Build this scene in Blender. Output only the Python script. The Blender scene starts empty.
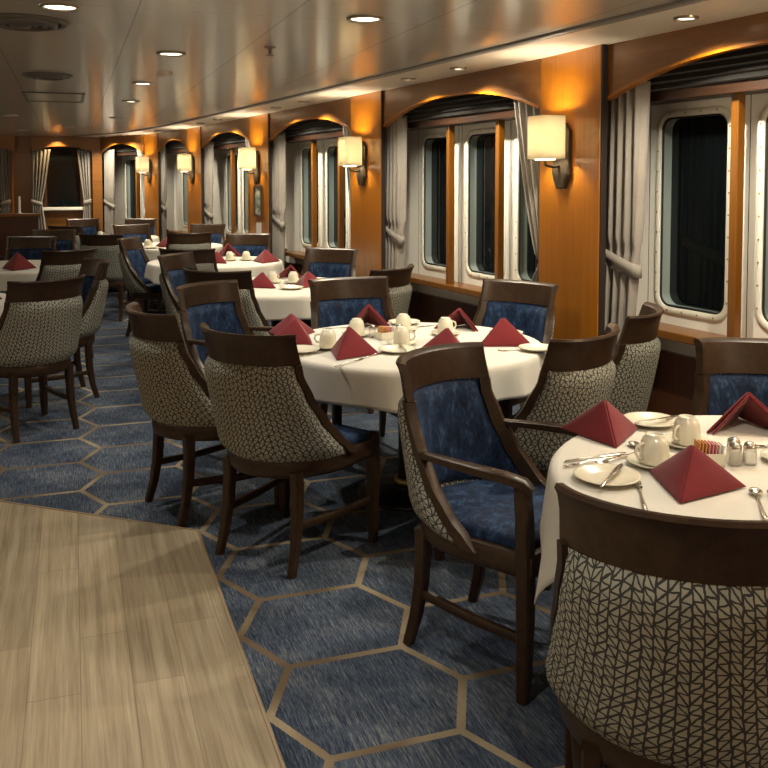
import bpy, bmesh, math, random
from mathutils import Vector, Matrix
random.seed(7)
PI = math.pi
sc = bpy.context.scene
col = sc.collection
sc.view_settings.view_transform = 'Standard'
sc.view_settings.look = 'None'
sc.view_settings.gamma = 1
sc.view_settings.use_curve_mapping = False
sc.view_settings.exposure = 0.85
H = 1.54          # eye height
HC = 2.283        # ceiling height

# ------------------------------------------------------------------ materials
def mat(name, base=(.5, .5, .5), rough=.5, metal=0., spec=.5, **kw):
    m = bpy.data.materials.new(name); m.use_nodes = True
    b = m.node_tree.nodes['Principled BSDF']
    b.inputs['Base Color'].default_value = (*base, 1)
    b.inputs['Roughness'].default_value = rough
    b.inputs['Metallic'].default_value = metal
    b.inputs['Specular IOR Level'].default_value = spec
    for k, v in kw.items():
        b.inputs[k].default_value = v
    return m

class G:
    """tiny node-graph helper"""
    def __init__(s, m):
        s.t = m.node_tree; s.b = s.t.nodes['Principled BSDF']
    def n(s, kind, **kw):
        x = s.t.nodes.new(kind)
        for k, v in kw.items(): setattr(x, k, v)
        return x
    def put(s, sock, v):
        if isinstance(v, bpy.types.NodeSocket): s.t.links.new(v, sock)
        else: sock.default_value = v
    def m(s, op, a, b=0., c=None):
        x = s.n('ShaderNodeMath', operation=op)
        s.put(x.inputs[0], a); s.put(x.inputs[1], b)
        if c is not None: s.put(x.inputs[2], c)
        return x.outputs[0]
    def coord(s, which='Object'):
        return s.n('ShaderNodeTexCoord').outputs[which]
    def mapping(s, v, scale=(1, 1, 1), loc=(0, 0, 0), rot=(0, 0, 0)):
        x = s.n('ShaderNodeMapping'); s.t.links.new(v, x.inputs[0])
        x.inputs['Scale'].default_value = scale; x.inputs['Location'].default_value = loc; x.inputs['Rotation'].default_value = rot
        return x.outputs[0]
    def noise(s, v, scale=5, detail=3, rough=.5, out=0):
        x = s.n('ShaderNodeTexNoise'); s.t.links.new(v, x.inputs['Vector'])
        x.inputs['Scale'].default_value = scale; x.inputs['Detail'].default_value = detail; x.inputs['Roughness'].default_value = rough
        return x.outputs[out]
    def ramp(s, f, stops):
        x = s.n('ShaderNodeValToRGB'); s.t.links.new(f, x.inputs[0])
        e = x.color_ramp.elements
        while len(e) < len(stops): e.new(.5)
        for q, (p, c) in zip(e, stops):
            q.position = p; q.color = (*c, 1)
        return x.outputs[0]
    def mix(s, f, a, b, blend='MIX'):
        x = s.n('ShaderNodeMix', data_type='RGBA', blend_type=blend)
        s.put(x.inputs[0], f)
        for sock, v in ((x.inputs[6], a), (x.inputs[7], b)):
            s.put(sock, (*v, 1) if isinstance(v, tuple) else v)
        return x.outputs[2]
    def sep(s, v):
        x = s.n('ShaderNodeSeparateXYZ'); s.t.links.new(v, x.inputs[0]); return x.outputs
    def base(s, c): s.t.links.new(c, s.b.inputs['Base Color'])
    def bump(s, h, strength=.3, dist=.01):
        x = s.n('ShaderNodeBump'); x.inputs['Strength'].default_value = strength; x.inputs['Distance'].default_value = dist
        s.t.links.new(h, x.inputs['Height']); s.t.links.new(x.outputs[0], s.b.inputs['Normal'])

def wood(name, c1, c2, rough, scale=(30, 30, 1.6), coat=0., spec=.5):
    m = mat(name, c1, rough, spec=spec); g = G(m)
    v = g.mapping(g.coord(), scale)
    a = g.noise(v, 1.5, 5, .6)
    v2 = g.mapping(g.coord(), (scale[0] * 5, scale[1] * 5, scale[2] * 3))
    b = g.noise(v2, 1.5, 2, .5)
    f = g.m('ADD', g.m('MULTIPLY', a, .7), g.m('MULTIPLY', b, .3))
    g.base(g.ramp(f, [(.32, c1), (.68, c2)]))
    m.node_tree.nodes['Principled BSDF'].inputs['Coat Weight'].default_value = coat
    m.node_tree.nodes['Principled BSDF'].inputs['Coat Roughness'].default_value = .15
    return m

M = {}
M['chair_wood'] = wood('chair wood', (.024, .013, .0065), (.050, .027, .014), .36, (22, 22, 22), spec=.32)
M['honey'] = wood('honey wood veneer', (.29, .092, .003), (.39, .140, .006), .30, (26, 26, 1.2), coat=.25)
M['honey_dim'] = wood('dimmed honey veneer', (.15, .056, .010), (.22, .088, .016), .3, (1.5, 1.5, 24), coat=.25)  # same honey wood, weaker light put into a darker colour
M['dark_wood'] = wood('dark wood wainscot', (.045, .016, .008), (.085, .030, .013), .35, (20, 20, 1.5), coat=.1)
M['mullion'] = wood('mullion wood', (.14, .05, .004), (.20, .075, .007), .32, (26, 26, 1.2), coat=.2)
M['header'] = wood('dark header wood', (.022, .009, .004), (.04, .016, .007), .4, (1.5, 1.5, 24))
M['groove'] = mat('dark groove', (.012, .006, .004), .6)
M['white'] = mat('cream paint', (.78, .76, .69), .62)
M['brass'] = mat('aged cream port frame', (.72, .70, .61), .55)
M['bolt'] = mat('brass bolt', (.45, .33, .14), .35, .8)
M['reveal'] = mat('teal grey reveal', (.22, .27, .26), .35)
M['glass'] = mat('night glass', (.004, .006, .007), .03, spec=.6)
M['steel'] = mat('cutlery steel', (.62, .60, .55), .18, 1.)
M['darkmetal'] = mat('bronze metal', (.06, .045, .03), .38, .7)
M['black'] = mat('black pedestal', (.008, .007, .007), .3)
M['trim'] = mat('light ring trim', (.35, .30, .24), .3, .8)
M['china'] = mat('cream china', (.70, .66, .52), .18, spec=.55)
M['greyfab'] = mat('grey fabric', (.06, .056, .052), .9)
M['track'] = mat('grey ceiling track', (.20, .185, .165), .45)
M['vent'] = mat('vent grey', (.11, .10, .09), .5)
M['paper'] = mat('white paper', (.68, .66, .62), .8)
M['framewood'] = mat('picture frame wood', (.06, .025, .012), .35)
M['pink'] = mat('pink packet', (.62, .25, .25), .6)
M['orange'] = mat('orange packet', (.55, .25, .07), .6)
M['whitepk'] = mat('white packet', (.66, .63, .56), .6)
M['clear'] = mat('clear glass shaker', (.8, .78, .72), .08, spec=.5)
M['clear'].node_tree.nodes['Principled BSDF'].inputs['Transmission Weight'].default_value = .7

def emis(name, c, s, base=(.8, .75, .6)):
    m = mat(name, base, .5)
    b = m.node_tree.nodes['Principled BSDF']
    b.inputs['Emission Color'].default_value = (*c, 1); b.inputs['Emission Strength'].default_value = s
    return m
M['lens'] = emis('lit downlight lens', (1, .86, .62), 5.)
M['lens_dim'] = emis('lit diffuser', (1, .82, .5), 3.)

# blue carpet with tan hexagon lines
m = M['carpet'] = mat('hexagon carpet', (.03, .05, .08), .95, spec=.15); g = G(m)
P = g.coord(); x, y, z = g.sep(P)
PX, RY, HW, AX = .4925, .4790, .3030, .113
def hexsd(cx, cy):
    ux = g.m('ABSOLUTE', g.m('SUBTRACT', g.m('MODULO', g.m('ADD', g.m('SUBTRACT', x, cx), 2 * PX * 40.5), 2 * PX), PX))
    uy = g.m('ABSOLUTE', g.m('SUBTRACT', g.m('MODULO', g.m('ADD', g.m('SUBTRACT', y, cy), RY * 80.5), RY), RY / 2))
    L = math.hypot(RY / 2, AX)
    a = g.m('SUBTRACT', uy, RY / 2)
    b = g.m('ADD', g.m('MULTIPLY', g.m('SUBTRACT', ux, HW), RY / 2 / L), g.m('MULTIPLY', uy, AX / L))
    return g.m('MAXIMUM', a, b)
sd = g.m('MINIMUM', hexsd(.8135, 2.945), hexsd(.8135 + PX, 2.945 + RY / 2))
jit = g.m('MULTIPLY', g.m('SUBTRACT', g.noise(P, 90, 2), .5), .006)
line = g.m('GREATER_THAN', g.m('ADD', sd, jit), -.0135)
s1 = g.noise(g.mapping(P, (190, 9, 1)), 1., 4, .7)
s2 = g.noise(g.mapping(P, (480, 34, 1)), 1., 2, .6)
s3 = g.noise(P, 3.2, 3, .6)
f = g.m('ADD', g.m('ADD', g.m('MULTIPLY', s1, .5), g.m('MULTIPLY', s2, .35)), g.m('MULTIPLY', s3, .25))
blue = g.ramp(f, [(.38, (.007, .011, .022)), (.49, (.029, .042, .070)), (.58, (.080, .102, .140)), (.70, (.25, .25, .23))])
tan = g.mix(g.ramp(g.noise(P, 2.3, 1), [(.42, (0, 0, 0)), (.58, (1, 1, 1))]), (.17, .12, .072), (.40, .325, .21))
tan = g.mix(g.m('MULTIPLY', s2, .5), tan, (.10, .08, .06))
g.base(g.mix(line, blue, tan))
g.bump(f, .5, .006)

# pale stone-look planks
m = M['plank'] = mat('veined plank floor', (.4, .3, .2), .42); g = G(m)
P = g.mapping(g.coord(), (1, 1, 1), rot=(0, 0, PI / 2))
br = g.n('ShaderNodeTexBrick'); g.t.links.new(P, br.inputs['Vector'])
br.inputs['Scale'].default_value = 1.; br.inputs['Brick Width'].default_value = .92; br.inputs['Row Height'].default_value = .152
br.inputs['Mortar Size'].default_value = .0016; br.inputs['Mortar Smooth'].default_value = .2
br.inputs['Color1'].default_value = (.30, .30, .30, 1); br.inputs['Color2'].default_value = (.75, .75, .75, 1); br.inputs['Mortar'].default_value = (.5, .5, .5, 1)
br.offset = .37
Pw = g.coord()
warp = g.mix(.012, Pw, g.noise(Pw, 2.2, 3, .5, 1), 'ADD')
va = g.noise(g.mapping(warp, (34, 1.1, 1)), 1.0, 6, .6)
vb = g.noise(g.mapping(warp, (130, 3, 1)), 1.0, 4, .6)
ff = g.m('ADD', g.m('MULTIPLY', va, .6), g.m('MULTIPLY', vb, .4))
c = g.ramp(ff, [(.30, (.22, .172, .105)), (.46, (.345, .275, .175)), (.56, (.42, .345, .225)), (.70, (.51, .44, .305))])
c = g.mix(.30, c, br.outputs['Color'], 'OVERLAY')
c = g.mix(g.m('MULTIPLY', br.outputs['Fac'], .5), c, (.13, .095, .06))
g.base(c); g.bump(vb, .08, .003)
g.t.links.new(g.m('ADD', g.m('MULTIPLY', va, .3), .28), g.b.inputs['Roughness'])

# glossy ceiling panels
m = M['ceiling'] = mat('glossy ceiling panels', (.45, .42, .36), .3, spec=.5); g = G(m)
P = g.coord(); x, y, z = g.sep(P)
lx = g.m('ABSOLUTE', g.m('SUBTRACT', g.m('MODULO', g.m('ADD', x, .655 * 20.5 - .285), .655), .3275))
ly = g.m('ABSOLUTE', g.m('SUBTRACT', g.m('MODULO', g.m('ADD', y, 2.5 * 10 - .3), 2.5), 1.25))
seam = g.m('MAXIMUM', g.m('LESS_THAN', lx, .004), g.m('LESS_THAN', ly, .003))
nn = g.noise(g.mapping(P, (4, 1.2, 1)), 1., 4, .6)
cc = g.ramp(nn, [(.3, (.43, .40, .34)), (.7, (.50, .465, .40))])
g.base(g.mix(g.m('MULTIPLY', seam, .75), cc, (.06, .05, .04)))
b1 = g.noise(g.mapping(P, (9, 2.2, 1)), 1., 3, .55)
b2 = g.noise(g.mapping(P, (1.2, 7, 1)), 1., 2, .5)
g.bump(g.m('ADD', g.m('MULTIPLY', b1, .6), g.m('MULTIPLY', b2, .35)), .12, .01)
g.t.links.new(g.m('ADD', g.m('MULTIPLY', nn, .15), .24), g.b.inputs['Roughness'])
g.b.inputs['Coat Weight'].default_value = .65; g.b.inputs['Coat Roughness'].default_value = .14
M['soffit'] = mat('soffit paint', (.66, .60, .50), .35)

# chair back fabric
def pattern(name, light, dark):
    m = mat(name, light, .85, spec=.25); g = G(m)
    uv = g.coord('UV')
    nz = g.noise(uv, 42, 2, .5, 1)
    uvj = g.mix(.009, uv, nz, 'ADD')
    u, v, _ = g.sep(uvj)
    cu = g.m('ADD', g.m('MULTIPLY', u, 1 / .0215), 400.)
    cl = g.m('FLOOR', cu); fu = g.m('FRACT', cu)
    wn_ = g.n('ShaderNodeTexWhiteNoise', noise_dimensions='1D'); g.t.links.new(cl, wn_.inputs['W'])
    r1, r2, r3 = g.sep(wn_.outputs['Color'])
    cv = g.m('ADD', g.m('ADD', g.m('MULTIPLY', v, 1 / .0225), 50.), g.m('ADD', r1, g.m('MULTIPLY', g.m('SUBTRACT', r2, .5), g.m('MULTIPLY', fu, .7))))
    rl = g.m('FLOOR', cv); fv = g.m('FRACT', cv)
    wn2 = g.n('ShaderNodeTexWhiteNoise', noise_dimensions='2D')
    cx = g.n('ShaderNodeCombineXYZ'); g.t.links.new(cl, cx.inputs[0]); g.t.links.new(g.m('FLOOR', g.m('MULTIPLY', rl, .25)), cx.inputs[1]); g.t.links.new(cx.outputs[0], wn2.inputs['Vector'])
    flip = g.m('GREATER_THAN', wn2.outputs['Value'], .5)
    fd = g.m('ABSOLUTE', g.m('SUBTRACT', flip, fu))
    l0 = g.m('GREATER_THAN', g.m('ABSOLUTE', g.m('SUBTRACT', fu, .5)), .405)
    l1 = g.m('GREATER_THAN', g.m('ABSOLUTE', g.m('SUBTRACT', fv, .5)), .425)
    l2 = g.m('LESS_THAN', g.m('ABSOLUTE', g.m('SUBTRACT', fd, fv)), .125)
    L = g.m('MAXIMUM', g.m('MAXIMUM', l0, l1), l2)
    tone = g.noise(uv, 30, 2)
    lt = g.mix(tone, tuple(q * .72 for q in light), tuple(min(1, q * 1.25) for q in light))
    thread = g.noise(uv, 700, 1)
    lt = g.mix(g.m('MULTIPLY', thread, .3), lt, tuple(q * .4 for q in light))
    g.base(g.mix(g.m('MULTIPLY', L, .93), lt, dark))
    return m
M['pattern'] = pattern('leaf lattice fabric', (.39, .395, .32), (.024, .025, .032))
# blue velvet
m = M['velvet'] = mat('blue velvet', (.02, .05, .12), .75, spec=.2); g = G(m)
P = g.coord()
a = g.noise(g.mapping(P, (26, 26, 9)), 1., 4, .65); b = g.noise(g.mapping(P, (90, 90, 40)), 1., 3, .6)
f = g.m('ADD', g.m('MULTIPLY', a, .6), g.m('MULTIPLY', b, .4))
g.base(g.ramp(f, [(.38, (.002, .006, .020)), (.52, (.009, .024, .066)), (.66, (.040, .085, .165))]))
g.b.inputs['Sheen Weight'].default_value = .08; g.b.inputs['Sheen Tint'].default_value = (.4, .6, 1, 1)
# cloths
def fabric(name, c, var=.12, sc_=220, rough=.85, sheen=.15):
    m = mat(name, c, rough, spec=.2); g = G(m); P = g.coord()
    t = g.noise(P, sc_, 2); t2 = g.noise(P, 6, 3)
    q = g.m('ADD', g.m('MULTIPLY', t, .5), g.m('MULTIPLY', t2, .5))
    g.base(g.ramp(q, [(.3, tuple(v * (1 - var) for v in c)), (.7, tuple(v * (1 + var) for v in c))]))
    g.bump(t, .15, .001); g.b.inputs['Sheen Weight'].default_value = sheen
    return m
M['cloth'] = fabric('white table linen', (.63, .605, .53), .06)
M['napkin'] = fabric('burgundy linen', (.165, .016, .020), .15)
M['curtain'] = fabric('grey beige curtain', (.27, .245, .215), .10)
M['blind'] = fabric('dark roman blind', (.008, .007, .006), .4, 60)
# lamp shade
m = M['shade'] = bpy.data.materials.new('cream lamp shade'); m.use_nodes = True
t = m.node_tree; t.nodes.clear()
o_ = t.nodes.new('ShaderNodeOutputMaterial'); mx = t.nodes.new('ShaderNodeMixShader'); mx.inputs[0].default_value = .28
d = t.nodes.new('ShaderNodeBsdfDiffuse'); d.inputs[0].default_value = (.62, .58, .48, 1)
tr = t.nodes.new('ShaderNodeBsdfTranslucent'); tr.inputs[0].default_value = (.75, .70, .55, 1)
t.links.new(d.outputs[0], mx.inputs[1]); t.links.new(tr.outputs[0], mx.inputs[2]); t.links.new(mx.outputs[0], o_.inputs[0])
# small abstract print
m = M['print'] = mat('green grey print', (.3, .35, .3), .5); g = G(m)
g.base(g.ramp(g.noise(g.coord(), 14, 3), [(.35, (.05, .09, .06)), (.5, (.30, .36, .28)), (.65, (.6, .6, .5))]))

# ------------------------------------------------------------------ mesh helpers
class MB:
    def __init__(s): s.bm = bmesh.new(); s.uv = s.bm.loops.layers.uv.new('UVMap')
    def face(s, vs, uvs=None, smooth=True):
        try: f = s.bm.faces.new(vs)
        except ValueError: return None
        f.smooth = smooth
        if uvs:
            for l, q in zip(f.loops, uvs): l[s.uv].uv = q
        return f
    def grid(s, fn, nu, nv, uvfn=None, wrapu=False, smooth=True):
        V = [[s.bm.verts.new(fn(i / nu, j / nv)) for j in range(nv + 1)] for i in range(nu if wrapu else nu + 1)]
        n = len(V)
        for i in range(nu):
            for j in range(nv):
                a, b = V[i], V[(i + 1) % n]
                u = None
                if uvfn: u = [uvfn(i / nu, j / nv), uvfn((i + 1) / nu, j / nv), uvfn((i + 1) / nu, (j + 1) / nv), uvfn(i / nu, (j + 1) / nv)]
                s.face([a[j], b[j], b[j + 1], a[j + 1]], u, smooth)
        return V
    def loft(s, secs, cap=True, smooth=True, closed=False):
        """secs: list of closed rings of points"""
        R = [[s.bm.verts.new(q) for q in r] for r in secs]
        k = len(R[0])
        for a, b in zip(R, R[1:] + ([R[0]] if closed else [])):
            for i in range(k): s.face([a[i], a[(i + 1) % k], b[(i + 1) % k], b[i]], None, smooth)
        if cap and not closed:
            s.face(R[0][::-1], None, False); s.face(R[-1], None, False)
        return R
    def box(s, c, d, bev=0., rz=0.):
        q = bmesh.ops.create_cube(s.bm, size=1.)
        mt = Matrix.Translation(c) @ Matrix.Rotation(rz, 4, 'Z') @ Matrix.Diagonal((*d, 1))
        bmesh.ops.transform(s.bm, matrix=mt, verts=q['verts'])
        if bev:
            es = {e for v in q['verts'] for e in v.link_edges}
            bmesh.ops.bevel(s.bm, geom=list(es), offset=bev, segments=2, affect='EDGES', profile=.5)
    def bar(s, pts, sx, sy=None, n=4, up=Vector((0, 0, 1)), taper=None, rnd=False):
        """sweep a rectangular (n=4) or round section along pts; sx, sy = full widths"""
        sy = sy or sx; pts = [Vector(q) for q in pts]; rings = []
        for i, q in enumerate(pts):
            t = (pts[min(i + 1, len(pts) - 1)] - pts[max(i - 1, 0)]).normalized()
            r = t.cross(up)
            r = r.normalized() if r.length > 1e-4 else Vector((1, 0, 0))
            w = r.cross(t).normalized()
            k = taper[i] if taper else 1.
            ring = []
            if n == 4:
                c = .28
                for a, b in ((1, 1 - c), (1 - c, 1), (c - 1, 1), (-1, 1 - c), (-1, c - 1), (c - 1, -1), (1 - c, -1), (1, c - 1)):
                    ring.append(q + r * a * sx / 2 * k + w * b * sy / 2 * k)
            else:
                for j in range(n):
                    a = 2 * PI * j / n
                    ring.append(q + r * math.cos(a) * sx / 2 * k + w * math.sin(a) * sy / 2 * k)
            rings.append(ring)
        s.loft(rings)
    def lathe(s, prof, n=24, c=(0, 0, 0), smooth=True):
        V = []
        for j in range(n):
            a = 2 * PI * j / n
            V.append([s.bm.verts.new((c[0] + r * math.cos(a), c[1] + r * math.sin(a), c[2] + z)) for r, z in prof])
        for j in range(n):
            a, b = V[j], V[(j + 1) % n]
            for i in range(len(prof) - 1): s.face([a[i], b[i], b[i + 1], a[i + 1]], None, smooth)
    def prism(s, poly, z0, z1, smooth=False):
        s.loft([[(q[0], q[1], z0) for q in poly], [(q[0], q[1], z1) for q in poly]], True, smooth)
    def mesh(s, name, recalc=True, merge=1e-5):
        if merge: bmesh.ops.remove_doubles(s.bm, verts=s.bm.verts, dist=merge)
        if recalc: bmesh.ops.recalc_face_normals(s.bm, faces=s.bm.faces)
        me = bpy.data.meshes.new(name); s.bm.to_mesh(me); s.bm.free(); return me

def obj(name, mb, material, parent=None, loc=None, rz=0.):
    me = mb if isinstance(mb, bpy.types.Mesh) else mb.mesh(name)
    if not me.materials: me.materials.append(material)
    o = bpy.data.objects.new(name, me); col.objects.link(o)
    if parent: o.parent = parent
    if loc is not None: o.location = loc
    if rz: o.rotation_euler.z = rz
    return o
def empty(name, loc=(0, 0, 0), rz=0.):
    o = bpy.data.objects.new(name, None); col.objects.link(o); o.empty_display_size = .1
    o.location = loc; o.rotation_euler.z = rz
    return o
def tag(o, label, cat, group=None):
    o['label'] = label; o['category'] = cat
    if group: o['group'] = group
    return o
def struct(o): o['kind'] = 'structure'; return o
def copy_tree(o, parent=None):
    c = o.copy(); col.objects.link(c)
    if parent: c.parent = parent
    for ch in list(o.children): copy_tree(ch, c)
    return c
def solid(o, th, off=0.):
    md = o.modifiers.new('thickness', 'SOLIDIFY'); md.thickness = th; md.offset = off; return o
def lerp_tab(tab, x):
    if x <= tab[0][0]: return tab[0][1]
    for (a, fa), (b, fb) in zip(tab, tab[1:]):
        if x <= b:
            t = (x - a) / (b - a); t2 = t * t * (3 - 2 * t) * .35 + t * .65
            return fa + (fb - fa) * t2
    return tab[-1][1]

# ------------------------------------------------------------------ setting: floor, ceiling, walls
b = MB(); b.prism([(-6, -3.5), (5, -3.5), (5, 18), (-6, 18)], -.06, 0.)
struct(obj('floor', b, M['carpet']))
b = MB()
# wood-look inlay area in the lower left, its edge 4 mm above the carpet
b.prism([(.494, -3.4), (.494, 3.905), (-.349, 4.575), (-1.6, 5.56), (-5.9, 5.56), (-5.9, -3.4)], -.02, .005)
struct(obj('floor_planks', b, M['plank']))
b = MB(); b.bar([(.497, -3.4, .003), (.497, 3.908, .003), (-.349, 4.58, .003), (-1.6, 5.565, .003)], .012, .012)
struct(obj('trim_1', b, mat('floor edge strip', (.30, .225, .13), .4)))
b = MB(); b.prism([(-6, -3.5), (5, -3.5), (5, 18), (-6, 18)], HC, HC + .08)
struct(obj('ceiling', b, M['ceiling']))

PIL = [(3.00, 1.76), (2.70, 4.535), (2.369, 7.295), (2.0, 10.05), (1.62, 12.75), (1.19, 14.65), (.396, 16.3)]
PANG = [0., 2.2, 6.5, 8., 10., 15., 0]     # pillar face turned left of the fore-aft axis, degrees
def frame(a, b_):
    a = Vector((*a, 0)); b_ = Vector((*b_, 0)); u = (b_ - a).normalized(); n = Vector((u.y, -u.x, 0))  # n = outward, away from the room
    return a, u, n, (b_ - a).length
# strip and soffit along the hull
def offs(d):
    out = []
    for i, q in enumerate(PIL):
        k = min(max(i, 0), len(PIL) - 2)
        _, u, n, L = frame(PIL[k], PIL[k + 1])
        out.append(Vector((*q, 0)) + n * d)
    return out
inn = offs(-.40); out_ = offs(.02)
inn = [inn[0] - Vector((-.35, 3.2, 0))] + inn; out_ = [out_[0] - Vector((-.35, 3.2, 0))] + out_
b = MB()
for i in range(len(inn) - 1):
    p = [inn[i], inn[i + 1], out_[i + 1], out_[i]]
    b.prism([(q.x, q.y) for q in p], HC - .012, HC + .01)
struct(obj('ceiling_soffit', b, M['soffit']))
b = MB()
st = offs(-.43); st = [st[0] - Vector((-.35, 3.2, 0))] + st
b.bar([(q.x, q.y, HC - .006) for q in st], .055, .02)
tag(obj('ceiling_track', b, M['track']), 'long grey linear slot running along the ceiling beside the windows', 'air slot')

# wall of the window side, one mesh per bay with real openings
PORTS = []
wn = [0]
def rrect(s0, s1, z0, z1, r, n=6):
    pts = []
    for cx, cz, a0 in ((s1 - r, z1 - r, 0), (s0 + r, z1 - r, 90), (s0 + r, z0 + r, 180), (s1 - r, z0 + r, 270)):
        for k in range(n + 1):
            a = math.radians(a0 + 90 * k / n); pts.append((cx + r * math.cos(a), cz + r * math.sin(a)))
    return pts
def bay(i, ports, s_start, s_end, Zb=.60):
    A, u, n, L = frame(PIL[i], PIL[i + 1])
    W = lambda s, z, d: tuple(A + u * s + n * d + Vector((0, 0, z)))
    b = MB(); D = .40
    ss = [s_start] + [v for p in ports for v in (p[0] - .095, p[1] + .095)] + [s_end]
    def quad(s0, s1, z0, z1):
        if s1 - s0 > 1e-4: b.face([b.bm.verts.new(W(s0, z0, D)), b.bm.verts.new(W(s1, z0, D)), b.bm.verts.new(W(s1, z1, D)), b.bm.verts.new(W(s0, z1, D))], None, False)
    for k in range(0, len(ss), 2): quad(ss[k], ss[k + 1], Zb, HC)
    for (g0, g1) in ports:
        z0, z1 = .835, 1.885
        c0, c1 = g0 - .095, g1 + .095
        quad(c0, c1, Zb, z0 - .1); quad(c0, c1, z1 + .1, HC)
        inner = rrect(g0, g1, z0, z1, .07); N = len(inner)
        outer = []
        cx, cz = (g0 + g1) / 2, (z0 + z1) / 2; hx, hz = (c1 - c0) / 2, (z1 - z0) / 2 + .1
        for (sx, sz) in inner:
            dx, dz = sx - cx, sz - cz
            k = min(hx / max(abs(dx), 1e-6), hz / max(abs(dz), 1e-6)); outer.append((cx + dx * k, cz + dz * k))
        iv = [b.bm.verts.new(W(s, z, D)) for s, z in inner]; ov = [b.bm.verts.new(W(s, z, D)) for s, z in outer]
        corners = [(c1, z1 + .1), (c0, z1 + .1), (c0, z0 - .1), (c1, z0 - .1)]
        for k in range(N):
            k2 = (k + 1) % N
            b.face([iv[k], iv[k2], ov[k2], ov[k]], None, False)
            (xa, za), (xb, zb) = outer[k], outer[k2]
            if abs(xa - xb) > 1e-5 and abs(za - zb) > 1e-5:
                for q in corners:
                    if (abs(q[0] - xa) < 1e-4 or abs(q[0] - xb) < 1e-4) and (abs(q[1] - za) < 1e-4 or abs(q[1] - zb) < 1e-4):
                        b.face([ov[k], ov[k2], b.bm.verts.new(W(*q, D))], None, False)
        PORTS.append((i, g0, g1))
    o = struct(obj('wall_right' if i == 1 else 'wall_right_bay', b, M['white']))
    # ports
    for (g0, g1) in ports:
        wn[0] += 1
        z0, z1 = .835, 1.885
        w = struct(empty('window_%d' % wn[0], W((g0 + g1) / 2, z0, D), math.atan2(u.y, u.x)))
        inv = w.matrix_basis.inverted() if False else (Matrix.Translation(w.location) @ Matrix.Rotation(math.atan2(u.y, u.x), 4, 'Z')).inverted()
        Lc = lambda s, z, d: tuple(inv @ Vector(W(s, z, d)))
        fb = MB()
        secs = []
        for (e, d) in ((.0, .0), (.0, -.004), (.003, -.008), (.036, -.008), (.040, -.004), (.040, .0)):
            secs.append([Lc(s, z, D + d) for s, z in rrect(g0 - e, g1 + e, z0 - e, z1 + e, .07 + e)])
        fb.loft(secs, False)
        struct(obj('window_frame', fb, M['brass'], w))
        fb = MB()
        fb.loft([[Lc(s, z, D + d) for s, z in rrect(g0 - .001 + e, g1 + .001 - e, z0 + e, z1 - e, .07)] for e, d in ((0, -.006), (.0, .05), (.002, .06), (.002, .09))], False)
        struct(obj('window_reveal', fb, M['reveal'], w))
        fb = MB()
        fb.loft([[Lc(s, z, D + d) for s, z in rrect(g0 + e, g1 - e, z0 + e, z1 - e, .06)] for e, d in ((.0, .010), (.0, .004), (.005, .001), (.010, .004), (.010, .010))], False)
        struct(obj('window_gasket', fb, mat('black gasket', (.01, .01, .01), .5) if 'gasket' not in M else M['gasket'], w))
        fb = MB()
        pts = rrect(g0 + .004, g1 - .004, z0 + .004, z1 - .004, .066)
        fb.loft([[Lc(s, z, D + d) for s, z in pts] for d in (.072, .082)])
        struct(obj('window_pane', fb, M['glass'], w))
        fb = MB()
        for s, z in rrect(g0 - .027, g1 + .027, z0 - .027, z1 + .027, .09, 2):
            pass
        per = []
        for k in range(9): per += [(g0 - .020, z0 + .07 + (z1 - z0 - .14) * k / 8), (g1 + .020, z0 + .07 + (z1 - z0 - .14) * k / 8)]
        for k in range(4): per += [(g0 + .07 + (g1 - g0 - .14) * k / 3, z0 - .020), (g0 + .07 + (g1 - g0 - .14) * k / 3, z1 + .020)]
        for s, z in per: fb.box(Lc(s, z, D - .009), (.010, .005, .010), .002)
        struct(obj('window_bolts', fb, M['bolt'], w))
    return A, u, n, L, W
M['gasket'] = mat('black gasket rubber', (.01, .01, .01), .5)

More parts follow.
